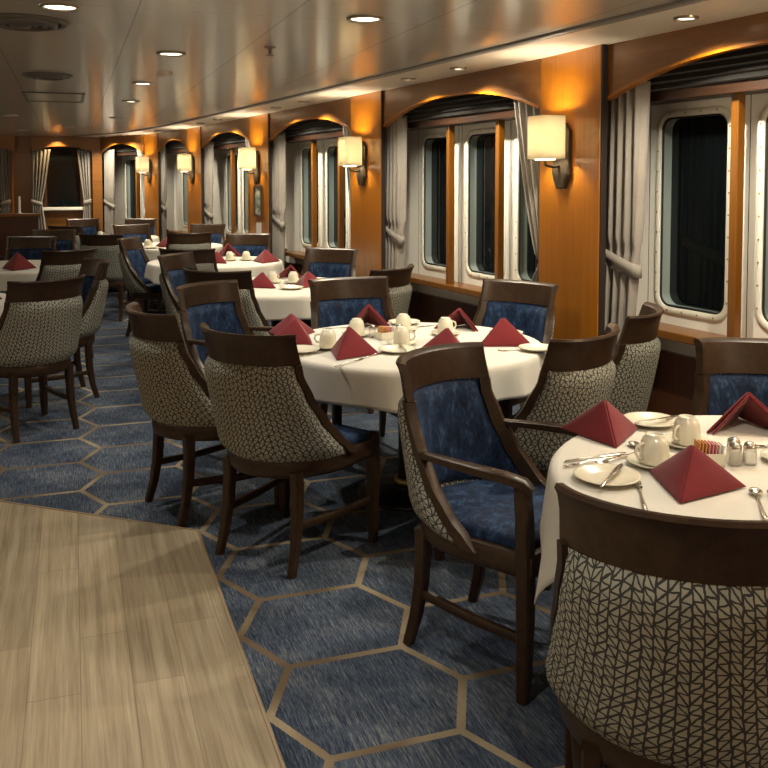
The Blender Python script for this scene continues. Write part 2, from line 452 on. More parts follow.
STD = [(.59, 1.07), (1.27, 1.75), (1.985, 2.465)]
BAYS = []
for i, ports in enumerate([STD, STD, STD, STD, [(.42, .90), (1.12, 1.60)], [(.35, .83), (1.03, 1.51)]]):
    L = (Vector(PIL[i + 1]) - Vector(PIL[i])).length
    A, u, n, L, W = bay(i, ports, -.12 if i else -3.5, L + .12)
    ang = math.atan2(u.y, u.x)
    BAYS.append((A, u, n, L, W, ang))
    half = .31
    s0, s1 = (half - .01 if i else -3.4), L - half + .01
    if i == 5: s1 = L - .05
    # lower wall: cream strip, rail, wainscot
    b = MB(); b.box(W((s0 + s1) / 2, .585, .37), (s1 - s0 + .5, .06, .19), rz=ang)
    struct(obj('wall_strip', b, M['white']))
    b = MB(); b.box(W((s0 + s1) / 2, .715, .305), (s1 - s0 + .3, .19, .045), .006, ang)
    struct(obj('sill_rail', b, M['mullion'])); 
    b = MB(); b.box(W((s0 + s1) / 2, .30, .33), (s1 - s0 + .5, .05, .60), rz=ang)
    struct(obj('wainscot_wall', b, M['dark_wood']))
    b = MB(); b.box(W((s0 + s1) / 2, .07, .295), (s1 - s0 + .3, .02, .14), .004, ang)
    struct(obj('baseboard_right', b, M['groove']))
    # mullions
    ms = {4: [.62, 1.0], 5: [.45, 1.1]}.get(i, [1.115, 1.80])
    if i == 4: ms = [.95]
    if i == 5: ms = [.90]
    for s in ms:
        b = MB(); b.box(W(s, (.735 + 1.98) / 2, .27), (.046, .05, 1.98 - .735), .005, ang)
        struct(obj('window_mullion', b, M['mullion']))
    # header bar and dark pleated blind above it
    b = MB(); b.box(W((s0 + s1) / 2, 1.985, .27), (s1 - s0 + .3, .16, .055), .004, ang)
    struct(obj('header_beam', b, M['header']))
    b = MB()
    hs = 1.97 + .03
    nf = 6
    prof = []
    for k in range(nf):
        z = 2.012 + k * .036
        prof += [(.20, z), (.165, z + .006), (.185, z + .03)]
    rings = [[W(s, z, d) for d, z in prof] for s in (s0 - .1, s1 + .1)]
    b.grid(lambda a, c: Vector(rings[0][round(c * (len(prof) - 1))]).lerp(Vector(rings[1][round(c * (len(prof) - 1))]), a), 12, len(prof) - 1, smooth=False)
    pos = ['beyond the right edge pillar', 'over the bay left of the nearest wall lamp', 'over the bay between second and third wall lamps', 'over the bay behind the third wall lamp', 'over the narrow far bay', 'over the last bay by the end wall'][i]
    if i == 0: pos = 'over the nearest window bay at right'
    bl = solid(obj('roman_blind', b, M['blind']), .004)
    tag(bl, 'dark folded blind ' + pos, 'blind', 'dark folded window blinds')
    # arched valance
    b = MB(); npt = 40; dd = .02
    v0, v1 = (half - .015 if i else -3.4), L - half + .015
    if i == 5: v1 = L
    a0, a1 = (half, L - half) if i else (half, L - half)
    if i == 5: a1 = L - .1
    def zlow(s):
        t = (s - (a0 + a1) / 2) / ((a1 - a0) / 2)
        if abs(t) >= 1: return 1.975
        return 1.975 + .165 * (1 - abs(t) ** 2.3)
    rings = []
    for k in range(npt + 1):
        s = v0 + (v1 - v0) * k / npt
        zl = zlow(s)
        rings.append([W(s, zl, dd), W(s, HC, dd), W(s, HC, dd + .03), W(s, zl, dd + .03)])
    b.loft(rings, smooth=False)
    struct(obj('valance_trim', b, M['honey_dim']))
    b = MB()
    rings = []
    for k in range(npt + 1):
        s = max(a0, v0) + (min(a1, v1) - max(a0, v0)) * k / npt
        zl = zlow(s)
        rings.append([W(s, zl - .004, dd - .006), W(s, zl + .012, dd - .006), W(s, zl + .012, dd + .036), W(s, zl - .004, dd + .036)])
    b.loft(rings, smooth=False)
    struct(obj('arch_trim', b, M['honey']))

# pillars
for i, (q, a) in enumerate(zip(PIL[:-1], PANG)):
    rz = math.radians(a)
    c = Vector((*q, 0)); u = Vector((-math.sin(rz), math.cos(rz), 0)); n = Vector((math.cos(rz), math.sin(rz), 0))
    P0 = struct(empty('pillar_column' if i == 1 else 'pillar_column', q + (0,), rz))
    b = MB(); b.box((.018, 0, HC / 2), (.036, .62, HC), .004); struct(obj('pillar_panel', b, M['honey'], P0))
    b = MB(); b.box((.08, 0, HC / 2), (.07, .22, HC)); struct(obj('pillar_core', b, M['dark_wood'], P0))
    b = MB(); b.box((.022, -.315, HC / 2), (.036, .014, HC), .002); b.box((.022, .315, HC / 2), (.036, .014, HC), .002)
    struct(obj('pillar_edge', b, M['groove'], P0))
    b = MB(); b.box((.022, 0, .06), (.062, .635, .12), .004); struct(obj('pillar_base', b, M['groove'], P0))

# far end wall, left wall, wall behind the camera
b = MB(); b.box((-2.8, 16.45, HC / 2), (6.46, .2, HC)); fw = struct(obj('wall_far', b, M['honey_dim']))
b = MB(); b.box((-6.05, 7.2, HC / 2), (.1, 21.4, HC)); struct(obj('wall_left', b, M['dark_wood']))
b = MB(); b.box((-.5, -3.55, HC / 2), (11, .1, HC)); struct(obj('wall_back', b, M['honey']))
b = MB(); b.box((.42, 16.36, HC / 2), (.16, .34, HC), .004); struct(obj('pillar_corner', b, M['honey_dim']))

def far_window(x0, x1, idx):
    w = struct(empty('window_%d' % idx, ((x0 + x1) / 2, 16.35, 1.08)))
    cx = 0; wd = x1 - x0
    b = MB(); b.box((0, -.004, .51), (wd, .02, 1.02)); struct(obj('window_pane', b, M['glass'], w))
    b = MB()
    for sx in (-1, 1): b.box((sx * (wd / 2 + .02), -.02, .51), (.04, .06, 1.06), .004)
    b.box((0, -.02, 1.04), (wd, .06, .04), .004)
    struct(obj('window_frame', b, M['dark_wood'], w))
    b = MB(); b.box((0, -.06, -.03), (wd + .2, .12, .05), .006); struct(obj('window_sill', b, M['white'], w))
    b = MB(); n_ = 24; rings = []
    for k in range(n_ + 1):
        t = -1 + 2 * k / n_; zz = .93 + .10 * (1 - abs(t) ** 2.3)
        X = t * (wd / 2 + .22)
        rings.append([(X, -.20, zz), (X, -.20, HC - 1.08), (X, -.16, HC - 1.08), (X, -.16, zz)])
    b.loft(rings, smooth=False); struct(obj('valance_trim', b, M['honey_dim'], w))
wn[0] += 1; far_window(-.40, .14, wn[0])
wn[0] += 1; far_window(-2.05, -1.10, wn[0])
for x in (-.94, -.62):
    b = MB(); b.box((x, 16.34, HC / 2), (.03, .03, HC), .004); struct(obj('trim_2', b, M['honey'] if x < -.8 else M['honey_dim']))

# ------------------------------------------------------------------ curtains
def curtain(fr, s0, s1, d, side, label, ztop=2.06, tie=1.15, nf=7, zbot=.02, pinch=.45):
    """side=+1: tied back towards s1, -1: towards s0"""
    A, u, n = fr
    W = lambda s, z, dd: tuple(A + u * s + n * dd + Vector((0, 0, z)))
    w = s1 - s0; anchor = s1 if side > 0 else s0
    def width(z):
        if z > tie: t = ((z - tie) / (ztop - tie)); k = pinch + (1 - pinch) * (t ** .8)
        else: t = (tie - z) / (tie - zbot); k = pinch + (.78 - pinch) * min(1, t * 1.6) ** .7
        return k
    ph = random.random() * 6
    def fn(a, c):
        z = zbot + (ztop - zbot) * c
        k = width(z)
        s = (s0 + w * a) if side > 0 else (s0 + w * a)
        s = anchor + (s - anchor) * k
        amp = .028 if abs(z - tie) > .05 else .016
        f = math.sin(a * nf * 2 * PI + ph + .5 * math.sin(z * 2)) + .35 * math.sin(a * nf * 4.3 * PI + 1.3 * ph)
        return W(s, z, d + amp * f)
    b = MB(); b.grid(fn, nf * 12, 44)
    root = obj('curtain', b, M['curtain']); solid(root, .004)
    tag(root, label, 'curtain', 'grey window curtains')
    k = width(tie)
    b = MB()
    c0 = anchor + ((s0 if side > 0 else s1) - anchor) * k
    lo, hi = min(c0, anchor) - .012, max(c0, anchor) + .012
    sec = []
    N = 20
    for j in range(N):
        t = 2 * PI * j / N
        sx = (lo + hi) / 2 + math.copysign(abs(math.cos(t)) ** .6, math.cos(t)) * (hi - lo) / 2
        dz = .03 - abs(sx - anchor) * .30
        dd = d + math.copysign(abs(math.sin(t)) ** .6, math.sin(t)) * .036
        sec.append((sx, dd, dz))
    b.loft([[W(s, tie + z_ - .036 * e, dd) for s, dd, z_ in sec] for e in (1, -1)], False)
    solid(obj('tieback', b, M['curtain'], root), .006)

bayname = ['in the nearest window bay', 'in the second window bay', 'in the third window bay', 'in the fourth window bay', 'in the narrow far bay', 'in the last bay before the end wall']
LT = ['full grey curtain tied back, right of the nearest wall lamp pillar', 'grey curtain tied back, right of the second wall lamp pillar', 'grey curtain tied back, right of the pillar with small picture', 'grey curtain right of the fourth wall lamp pillar', 'grey curtain beside the narrow far window, right of fifth lamp', 'grey curtain at end wall corner, left side of last window bay']
RT_ = ['', 'slim beige curtain behind the nearest wall lamp', 'slim beige curtain behind the second wall lamp', 'slim curtain behind the third wall lamp', 'slim curtain behind the fourth wall lamp', 'slim curtain behind the fifth wall lamp']
for i, (A, u, n, L, W, ang) in enumerate(BAYS):
    ls = L - .06 if i < 5 else L - .12
    curtain((A, u, n), ls - (.46 if i < 4 else .33), ls, .105, 1, LT[i], pinch=.92)
    if i: curtain((A, u, n), .16, .16 + (.50 if i < 4 else .38), .09, -1, RT_[i], nf=6, pinch=.40, tie=1.02)
FA = (Vector((0, 16.21, 0)), Vector((1, 0, 0)), Vector((0, 1, 0)))
curtain(FA, -.64, -.33, .0, -1, 'pale tied curtain left of the dark far end window', pinch=.5, nf=5)
curtain(FA, .10, .30, .0, 1, 'pale tied curtain right of the dark far end window', pinch=.5, nf=4)
curtain(FA, -1.20, -.98, .0, 1, 'pale curtain at far left edge on the end wall', pinch=.6, nf=4)

# ------------------------------------------------------------------ lights
WARM = (1., .92, .79)
def spot(loc, e, size=100, blend=.6, c=WARM, aim=(0, 0, -1), r=.04, name='downlight_or_fill'):
    L = bpy.data.lights.new(name, 'SPOT'); L.energy = e; L.color = c; L.spot_size = math.radians(size); L.spot_blend = blend; L.shadow_soft_size = r
    o = bpy.data.objects.new(name, L); col.objects.link(o); o.location = loc
    o.rotation_euler = Vector(aim).to_track_quat('-Z', 'Y').to_euler(); return o
def downlight_mesh(r):
    b = MB(); b.lathe([(r * .78, -.001), (r * .80, -.010), (r * .92, -.013), (r, -.008), (r * 1.02, .004)], 28)
    t = b.mesh('trim_ring')
    b = MB(); b.lathe([(.0001, -.004), (r * .4, -.005), (r * .79, -.003)], 24)
    return t, b.mesh('lens')
BIG = downlight_mesh(.085); SML = downlight_mesh(.055)
def downlight(x, y, e, label, big=True, zoff=0., aim=(0, 0, -1), size=110, group='recessed ceiling downlights', lit=True):
    r = empty('ceiling_downlight', (x, y, HC - zoff)); tag(r, label, 'ceiling light', group)
    t, l = BIG if big else SML
    obj('trim_ring', t, M['trim'], r); obj('lens', l, M['lens'], r)
    if e: spot((x, y, HC - zoff - .03), e, size, aim=aim)
DL = 26.
for x, y, k, lb in [
    (1.286, 3.957, 1, 'large round downlight above the middle round table, nearest the camera'),
    (-.034, 4.116, 1, 'round downlight at the top left corner of the ceiling, beside a vent'),
    (.563, 5.411, 1, 'round downlight third from camera, right of the vents'),
    (.53, 7.144, 1, 'round downlight fourth from camera along the ceiling centre'),
    (.542, 8.8, .65, 'small looking downlight beyond the fourth, along ceiling centre'),
    (-.65, 11.14, .4, 'faint downlight far left on the ceiling near the edge'),
    (-.03, 13.3, .4, 'faint far downlight near the end wall, left of the lit valance'),
    (-.66, 14.3, .4, 'faintest far left downlight close to the end wall'),
    (.52, 11.2, .45, 'tiny downlight far along the ceiling before the end wall'),
    (1.05, 13.8, 0, 'tiny far downlight above the last window bay'),
]:
    downlight(x, y, DL * k, lb)
for x, y in [(1.29, 1.2), (-.03, 1.4), (1.9, -.9), (-.4, -1.0), (-2.2, 2.5), (-2.2, 6.), (-2.2, 9.5), (-2.4, 13.), (-4.4, 4.), (-4.4, 9.)]:  # extra spots without fittings, added out of view as fill
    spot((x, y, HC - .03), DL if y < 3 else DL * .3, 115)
# accent downlights at the valances
AC = 44.
acc = ['nearest accent downlight above the right window bay', 'accent downlight near the wall, right one of the pair over second bay', 'accent downlight near the wall, left one of the pair over second bay',
       'accent downlight right one of the pair over third bay', 'accent downlight left one of the pair over third bay', 'accent downlight right one of pair over fourth bay', 'accent downlight left one of pair over fourth bay',
       'accent downlight over the narrow far bay', 'accent downlight right one of pair over last bay', 'accent downlight left one of pair over last bay']
k = 0
for i, ss in enumerate([[1.67], [.9, 1.6], [.9, 1.65], [.9, 1.65], [.95], [.6, 1.2]]):
    A, u, n, L, W, ang = BAYS[i]
    for s in ss:
        q = W(s, 0, -.20)
        downlight(q[0], q[1], 0, acc[k], False, .013, group='accent downlights along the windows')
        spot((q[0] - n.x * .05, q[1] - n.y * .05, HC - .035), AC, 136, .5, (1, .90, .72), (n.x * .12, n.y * .12, -1.), .02, 'accent_lamp')
        spot((q[0] + n.x * .07, q[1] + n.y * .07, HC - .03), 6.5, 112, .35, (1, .80, .45), (0, 0, -1.), .012, 'accent_lamp')
        k += 1
A, u, n, L, W, ang = BAYS[0]
q = W(.92, 0, -.20); spot((q[0] - n.x * .05, q[1] - n.y * .05, HC - .035), AC, 136, .5, (1, .90, .72), (n.x * .12, n.y * .12, -1.), .02, 'accent_lamp')
downlight(-.22, 15.98, 0, 'small bright downlight over the dark far end window', False, 0., group='accent downlights along the windows')
spot((-.22, 15.98, HC - .03), 16, 100, .5, (1, .72, .36), (0, .35, -1), .02, 'accent_lamp')

# sconces
def sconce(q, a, label, e=14.):
    rz = math.radians(a)
    r = empty('wall_sconce', (q[0], q[1], 1.49), rz); tag(r, label, 'wall lamp', 'cream shaded wall lamps on the pillars')
    # plate: elongated octagon on the pillar face (room side is -X)
    hw, hh, c = .088, .19, .05
    poly = [(-hw, c * 1.6), (-hw, 2 * hh - c), (-hw + c, 2 * hh), (hw - c, 2 * hh), (hw, 2 * hh - c), (hw, c * 1.6), (hw - c, 0), (-hw + c, 0)]
    b = MB(); b.loft([[(-.0, y, z) for y, z in poly], [(-.022, y, z) for y, z in poly], [(-.03, y * .82, z * .96 + .008) for y, z in poly]], smooth=False)
    obj('backplate', b, M['darkmetal'], r)
    b = MB(); b.bar([(-.02, 0, .13), (-.07, 0, .125), (-.12, 0, .135), (-.125, 0, .20)], .016, n=10)
    obj('lamp_arm', b, M['darkmetal'], r)
    z0, z1 = .172, .415; x0, x1, yw = -.050, -.200, .100
    def ring(z, g_=0.):
        pts = []
        for cx, cy, a0 in ((x0 - .012 - g_, yw - .012 - g_, 0), (x1 + .045, yw - .045, 90), (x1 + .045, -yw + .045, 180), (x0 - .012 - g_, -yw + .012 + g_, 270)):
            rr = .012 if a0 in (0, 270) else .045 - g_
            for k in range(6):
                t = math.radians(a0 + 90 * k / 5); pts.append((cx + rr * math.cos(t), cy + rr * math.sin(t), z))
        return pts
    b = MB(); b.loft([ring(z) for z in (z0, z0 + .08, z0 + .16, z1)], False); sh = obj('lamp_shade', b, M['shade'], r); solid(sh, .002)
    b = MB(); b.loft([ring(z0 + .004, .02), ring(z0 + .010, .02)]); 
    ds = obj('diffuser', b, M['lens_dim'], r); ds.scale = (.72, .7, 1); ds.location = (-.035, 0, -.012)
    for z, en in ((1.49 + z1 - .07, e * .45), (1.49 + z0 + .075, e * .55)):
        L = bpy.data.lights.new('bulb', 'POINT'); L.energy = en; L.color = (1, .86, .64); L.shadow_soft_size = .02
        o = bpy.data.objects.new('bulb_lamp', L); col.objects.link(o)
        o.location = (q[0] - .125 * math.cos(rz), q[1] - .125 * math.sin(rz), z)
SL = ['nearest wall lamp, large cream shade on the wide orange pillar', 'second wall lamp from camera, left of the second window bay', 'third wall lamp from camera, above a small framed picture', 'fourth wall lamp from camera, small cream shade', 'farthest wall lamp, smallest cream shade near the last bay']
for i in range(1, 6):
    q, a = PIL[i], PANG[i]; rz = math.radians(a)
    s = .045
    sconce((q[0] - math.sin(rz) * s, q[1] + math.cos(rz) * s), a, SL[i - 1])

for k in range(8):  # fill: unseen point lights added along the left wall to brighten the ceiling
    L = bpy.data.lights.new('left_fill_light', 'POINT'); L.energy = 13; L.color = (1, .82, .58); L.shadow_soft_size = .08
    o = bpy.data.objects.new('left_fill_light', L); col.objects.link(o); o.location = (-5.7, -2.2 + 2.5 * k, 1.75)
for q in ((2.9, -.6, 1.75), (2.85, 1.75, 1.75), (-1.5, -3.2, 1.75), (1.2, -3.2, 1.75)):  # more added fill lights, out of view to the right and behind the camera
    L = bpy.data.lights.new('rear_fill_light', 'POINT'); L.energy = 16; L.color = (1, .78, .50); L.shadow_soft_size = .06
    o = bpy.data.objects.new('rear_fill_light', L); col.objects.link(o); o.location = q
# ceiling fittings
def vent(x, y, label, r=.20):
    e = empty('ceiling_vent', (x, y, HC)); tag(e, label, 'air vent', 'round ceiling vents')
    b = MB(); b.lathe([(r, .002), (r * 1.02, -.006), (r * .93, -.018), (r * .85, -.014)], 36); obj('outer_ring', b, M['vent'], e)
    for k in range(3):
        rr = r * (.78 - .22 * k)
        b = MB(); b.lathe([(rr, -.008), (rr * .98, -.022), (rr * .80, -.030), (rr * .78, -.02)], 32); obj('cone_ring', b, M['vent'], e)
    b = MB(); b.lathe([(.001, -.034), (r * .16, -.032), (r * .2, -.02)], 20); obj('centre_cap', b, M['vent'], e)
    b = MB(); b.lathe([(.001, -.003), (r * .95, -.003)], 32); obj('backing_disc', b, M['groove'], e)
vent(-.20, 4.55, 'round grey ceiling vent nearest the top left corner')
vent(-.15, 6.80, 'round grey ceiling vent farther back, below the first one', .17)
e = empty('ceiling_hatch', (-.13, 8.6, HC)); tag(e, 'square grey hatch frame in the ceiling beyond both vents', 'hatch')
b = MB()
for sx in (-1, 1): b.box((sx * .24, 0, -.004), (.03, .9, .012), .002); b.box((0, sx * .44, -.004), (.5, .03, .012), .002)
obj('hatch_frame', b, M['vent'], e)
b = MB(); b.box((0, 0, -.001), (.46, .86, .006)); obj('hatch_panel', b, M['ceiling'], e)
e = empty('sprinkler_head', (1.061, 4.987, HC)); tag(e, 'tiny sprinkler head hanging from the ceiling panel', 'sprinkler')
b = MB(); b.lathe([(.035, 0), (.03, -.008), (.012, -.01), (.010, -.04), (.001, -.042)], 18); obj('sprinkler_base', b, M['trim'], e)
b = MB(); b.lathe([(.001, -.045), (.022, -.046), (.024, -.050), (.001, -.052)], 16); obj('deflector', b, M['trim'], e)
e = empty('smoke_detector', (.62, 6.35, HC)); tag(e, 'tiny round detector on the ceiling between two downlights', 'detector')
b = MB(); b.lathe([(.05, 0), (.05, -.012), (.04, -.03), (.001, -.034)], 20); obj('detector_body', b, M['soffit'], e)

# picture and notice on the third pillar
q, a = PIL[3], PANG[3]; rz = math.radians(a)
e = empty('framed_picture', (q[0], q[1], 1.14), rz); tag(e, 'small narrow dark framed picture below the third wall lamp', 'picture')
b = MB()
for sy in (-1, 1): b.box((-.012, sy * .115, .16), (.024, .022, .34), .003)
for zz in (0, .33): b.box((-.012, 0, zz), (.024, .25, .022), .003)
obj('frame', b, M['framewood'], e)
b = MB(); b.box((-.006, 0, .165), (.008, .21, .31)); obj('print', b, M['print'], e)
b = MB(); b.box((q[0] - .004, q[1], .95), (.006, .15, .22), rz=rz); tag(obj('paper_notice', b, M['paper']), 'small white paper notice below the framed picture', 'notice')

# ------------------------------------------------------------------ chairs
ZB, ZR, ZT = .43, .832, .955
YE = [(.43, .060), (.47, .015), (.52, -.050), (.60, -.125), (.70, -.195), (.80, -.245), (.96, -.290)]
def shell(u, z, off=0.):
    t = (z - ZB) / (ZT - ZB)
    yb = -.290 - .095 * max(t, 0) ** 1.25 - .012 * math.sin(PI * min(max(t, 0), 1))
    D = .30 - .15 * t
    ye = lerp_tab(YE, z)
    th = math.acos(max(-1, min(1, 1 - (ye - yb) / D)))
    W_ = .270 - .018 * t
    a = u * th
    n = Vector((math.sin(a) / W_, -math.cos(a) / max(D, .1), 0)).normalized()
    return Vector((W_ * math.sin(a), yb + D * (1 - math.cos(a)), z)) + n * off
def arc(u, z): return u * (.30 + .12 * (1 - (z - ZB) / (ZT - ZB)))
def pad(u0, u1, zlo, zhi, base_off, bulge, nu=22, nv=14, uvs=True):
    """upholstered panel: a bulging front skin closed at the back"""
    b = MB()
    def f(a, c):
        u = u0 + (u1 - u0) * a; z = zlo(u) + (zhi(u) - zlo(u)) * c
        e = min(1., (min(a, 1 - a) * 9)) ; e2 = min(1., min(c, 1 - c) * 7)
        k = math.sin(e * PI / 2) ** .6 * math.sin(e2 * PI / 2) ** .6 if e > 0 and e2 > 0 else 0
        return shell(u, z, base_off + bulge * k)
    def uvf(a, c):
        u = u0 + (u1 - u0) * a; z = zlo(u) + (zhi(u) - zlo(u)) * c; return (arc(u, z), z)
    b.grid(f, nu, nv, uvf)
    b.grid(lambda a, c: shell(u0 + (u1 - u0) * a, zlo(u0 + (u1 - u0) * a) + (zhi(u0 + (u1 - u0) * a) - zlo(u0 + (u1 - u0) * a)) * c, 0), nu, nv, uvf)
    # side walls
    for a in (0, 1):
        b.grid(lambda p_, c: f(a, c).lerp(shell(u0 + (u1 - u0) * a, zlo(0) + (zhi(0) - zlo(0)) * c, 0), p_), 1, nv, None)
    return b
CH = {}
# meshes shared by every chair
b = MB()
prof = [(.012, ZR), (.013, .90), (.017, .932), (.023, .946), (.017, .955), (.004, .954), (-.010, .943), (-.014, .91), (-.014, ZR)]
b.loft([[shell(-1 + 2 * k / 24, z + .006 * abs(-1 + 2 * k / 24) ** 2, o) for o, z in prof] for k in range(25)])
CH['top_rail'] = b.mesh('top_rail')
for sgn, nm in ((1, 'stile'), (-1, 'stile')):
    b = MB()
    rings = []
    for k in range(19):
        z = .438 + (ZR + .004 - .438) * k / 18
        uu = .90
        rings.append([shell(sgn * uu, z, .022), shell(sgn * 1.0, z, .018), shell(sgn * 1.012, z, 0), shell(sgn * 1.0, z, -.018), shell(sgn * (uu - .06), z, -.020)])
    b.loft(rings)
    CH['stile%d' % sgn] = b.mesh('stile')
CH['outer_back'] = pad(-.915, .915, lambda u: .442, lambda u: ZR, .010, .028).mesh('outer_back')
CH['inner_back'] = pad(-.84, .84, lambda u: .47, lambda u: ZR - .002, -.006, -.024).mesh('inner_back')
def plan(d=0.):
    pts = []
    for k in range(29):
        a = math.radians(-90 + 180 * k / 28)
        pts.append(((.270 - d) * math.sin(a), -.298 + d + (.30 - d) * (1 - math.cos(a))))
    pts += [(.266 - d, .12), (.270 - d, .21), (.262 - d, .236 - d), (.14, .245 - d), (0, .248 - d), (-.14, .245 - d), (-.262 + d, .236 - d), (-.270 + d, .21), (-.266 + d, .12)]
    return pts
b = MB(); b.loft([[(x, y, z) for x, y in plan(d)] for d, z in ((.012, .372), (.004, .378), (0, .39), (0, .435), (.006, .445), (.02, .447))]); CH['seat_frame'] = b.mesh('seat_frame')
b = MB(); b.loft([[(x * (1 - d / .27), -.02 + (y + .02) * (1 - d / .27), z) for x, y in plan(0)] for d, z in ((.030, .438), (.026, .458), (.034, .474), (.06, .484), (.12, .489), (.20, .490))]); CH['seat'] = b.mesh('seat')
for sgn in (1, -1):
    b = MB()
    b.bar([(sgn * .180, -.215, .40), (sgn * .182, -.213, .32), (sgn * .185, -.218, .22), (sgn * .190, -.236, .10), (sgn * .195, -.264, 0)], .040, .044, taper=[1.1, 1.05, 1., .85, .72], up=Vector((0, 1, 0)))
    CH['rear%d' % sgn] = b.mesh('leg')
    b = MB()
    b.bar([(sgn * .246, .205, .470), (sgn * .246, .207, .40), (sgn * .246, .207, .25), (sgn * .248, .205, .10), (sgn * .25, .203, 0)], .046, .046, taper=[1.02, 1.05, 1., .88, .72], up=Vector((0, 1, 0)))
    CH['front%d' % sgn] = b.mesh('leg')
    b = MB()
    b.bar([(sgn * .258, .200, .660), (sgn * .252, .205, .55), (sgn * .248, .207, .42), (sgn * .246, .207, .25), (sgn * .248, .205, .10), (sgn * .25, .203, 0)], .046, .046, taper=[.95, 1., 1.05, 1., .88, .74], up=Vector((0, 1, 0)))
    CH['post%d' % sgn] = b.mesh('leg')
    b = MB()
    b.bar([(sgn * .188, -.215, .185), (sgn * .22, .0, .178), (sgn * .246, .19, .185)], .020, .030); CH['stretch%d' % sgn] = b.mesh('stretcher')
    b = MB()
    p0 = shell(sgn * .985, .665)
    b.bar([(p0.x - sgn * .004, p0.y - .01, .668), (sgn * .270, -.04, .672), (sgn * .283, .06, .674), (sgn * .280, .15, .672), (sgn * .266, .212, .660), (sgn * .258, .232, .640)], .042, .026, taper=[.75, .95, 1.05, 1.1, 1.1, .9]); CH['arm%d' % sgn] = b.mesh('arm')
for k_, me in CH.items():
    if k_ not in ('outer_back', 'inner_back', 'seat'): me.set_sharp_from_angle(angle=math.radians(38))
    me.materials.append(M['pattern'] if k_ == 'outer_back' else M['velvet'] if k_ in ('inner_back', 'seat') else M['chair_wood'])

def build_chair(arms):
    r = empty('dining_armchair' if arms else 'dining_chair')
    for nm, key in [('top_rail', 'top_rail'), ('outer_back', 'outer_back'), ('inner_back', 'inner_back'), ('stile', 'stile1'), ('stile', 'stile-1'), ('seat_frame', 'seat_frame'), ('seat', 'seat'),
                    ('leg', 'rear1'), ('leg', 'rear-1'), ('leg', ('post1' if arms else 'front1')), ('leg', ('post-1' if arms else 'front-1')), ('stretcher', 'stretch1'), ('stretcher', 'stretch-1')] + ([('armrest', 'arm1'), ('armrest', 'arm-1')] if arms else []):
        o = obj(nm, CH[key], None, r)
        if arms and nm in ('top_rail', 'outer_back', 'inner_back', 'stile'):      # the armchairs have a lower, more upright back
            rx = math.radians(-4.5); sz = .965; y0, z0 = -.20, .435
            o.rotation_euler.x = rx; o.scale.z = sz
            o.location = (0, y0 - (math.cos(rx) * y0 - math.sin(rx) * z0 * sz), z0 - (math.sin(rx) * y0 + math.cos(rx) * z0 * sz))
        if nm == 'outer_back': o['label'] = 'cream and charcoal patterned outer back'
        if nm in ('inner_back', 'seat'): o['label'] = 'blue velvet upholstery'
    return r
proto = {False: None, True: None}
def chair(x, y, hx, hy, label, arms=False, group=None):
    if proto[arms] is None: proto[arms] = r = build_chair(arms)
    else: r = copy_tree(proto[arms])
    r.location = (x, y, 0); r.rotation_euler.z = math.atan2(-hx, hy)
    tag(r, label, 'chair', group)
    return r
def at_rail(x, y, hx, hy, label, arms=False, group=None):
    l = math.hypot(hx, hy); hx /= l; hy /= l
    return chair(x + hx * .385, y + hy * .385, hx, hy, label, arms, group)

T1, T2, T3, T4, T5, T6 = (1.82, 1.865), (1.55, 4.07), (1.46, 6.62), (1.32, 8.82), (1.10, 11.15), (.50, 13.05)
TL, TM = (-1.05, 6.55), (-.55, 8.95)
gA = 'dining chairs at the nearest table'; gB = 'dining chairs at the middle table'; gC = 'dining chairs at the tables behind'; gD = 'dining chairs at the far end'
# nearest table
at_rail(1.02, 1.27, .58, .81, 'large patterned chair back in the bottom right corner', False, gA)
chair(1.337, 2.597, .53, -.848, 'armchair with blue velvet front in the centre foreground, facing right', True, gA)
at_rail(2.40, 2.63, -.55, -.80, 'chair with bright blue velvet back at right edge, behind nearest table', False, gA)
# middle table
chair(.878, 3.640, .81, .59, 'patterned chair seen from behind at left of the middle table, seat showing', False, gB)
chair(.63, 4.25, .96, .28, 'patterned chair pulled out at far left of the middle table, by plank floor corner', False, gB)
chair(.89, 4.92, .62, -.76, 'armchair facing camera behind two patterned chairs, left of middle table', True, gB)
at_rail(1.54, 5.15, .04, -1, 'blue backed chair at far side of middle table, below second pillar', False, gB)
at_rail(2.48, 4.60, -.86, -.50, 'blue backed chair at window side of middle table, beside the nearest pillar', False, gB)
at_rail(1.895, 2.91, -.50, .87, 'patterned chair seen from behind, between middle and nearest tables', False, gB)
at_rail(2.47, 3.36, -.72, .69, 'patterned chair with scrolled rail beside the nearest grey curtain', False, gB)
# third table
at_rail(.83, 5.78, .60, .80, 'dark chair seen from behind, directly behind the middle table armchair', False, gC)
at_rail(.70, 7.22, .80, -.60, 'chair with lit brown rail facing right at the third table', False, gC)
at_rail(2.14, 7.40, -.66, -.70, 'blue backed chair facing camera just right of the third table, by second pillar', False, gC)
at_rail(2.07, 5.57, -.60, .80, 'patterned chair seen from behind below the left curtain of second bay', False, gC)
# fourth table
at_rail(.88, 7.68, .45, .89, 'chair seen from behind at the near side of the fourth table', False, gC)
at_rail(.47, 9.36, .90, -.44, 'blue velvet chair standing in the aisle, facing right at fourth table', False, gC)
at_rail(1.84, 9.74, -.40, -.92, 'blue backed chair at window side of fourth table, below the framed picture', False, gC)
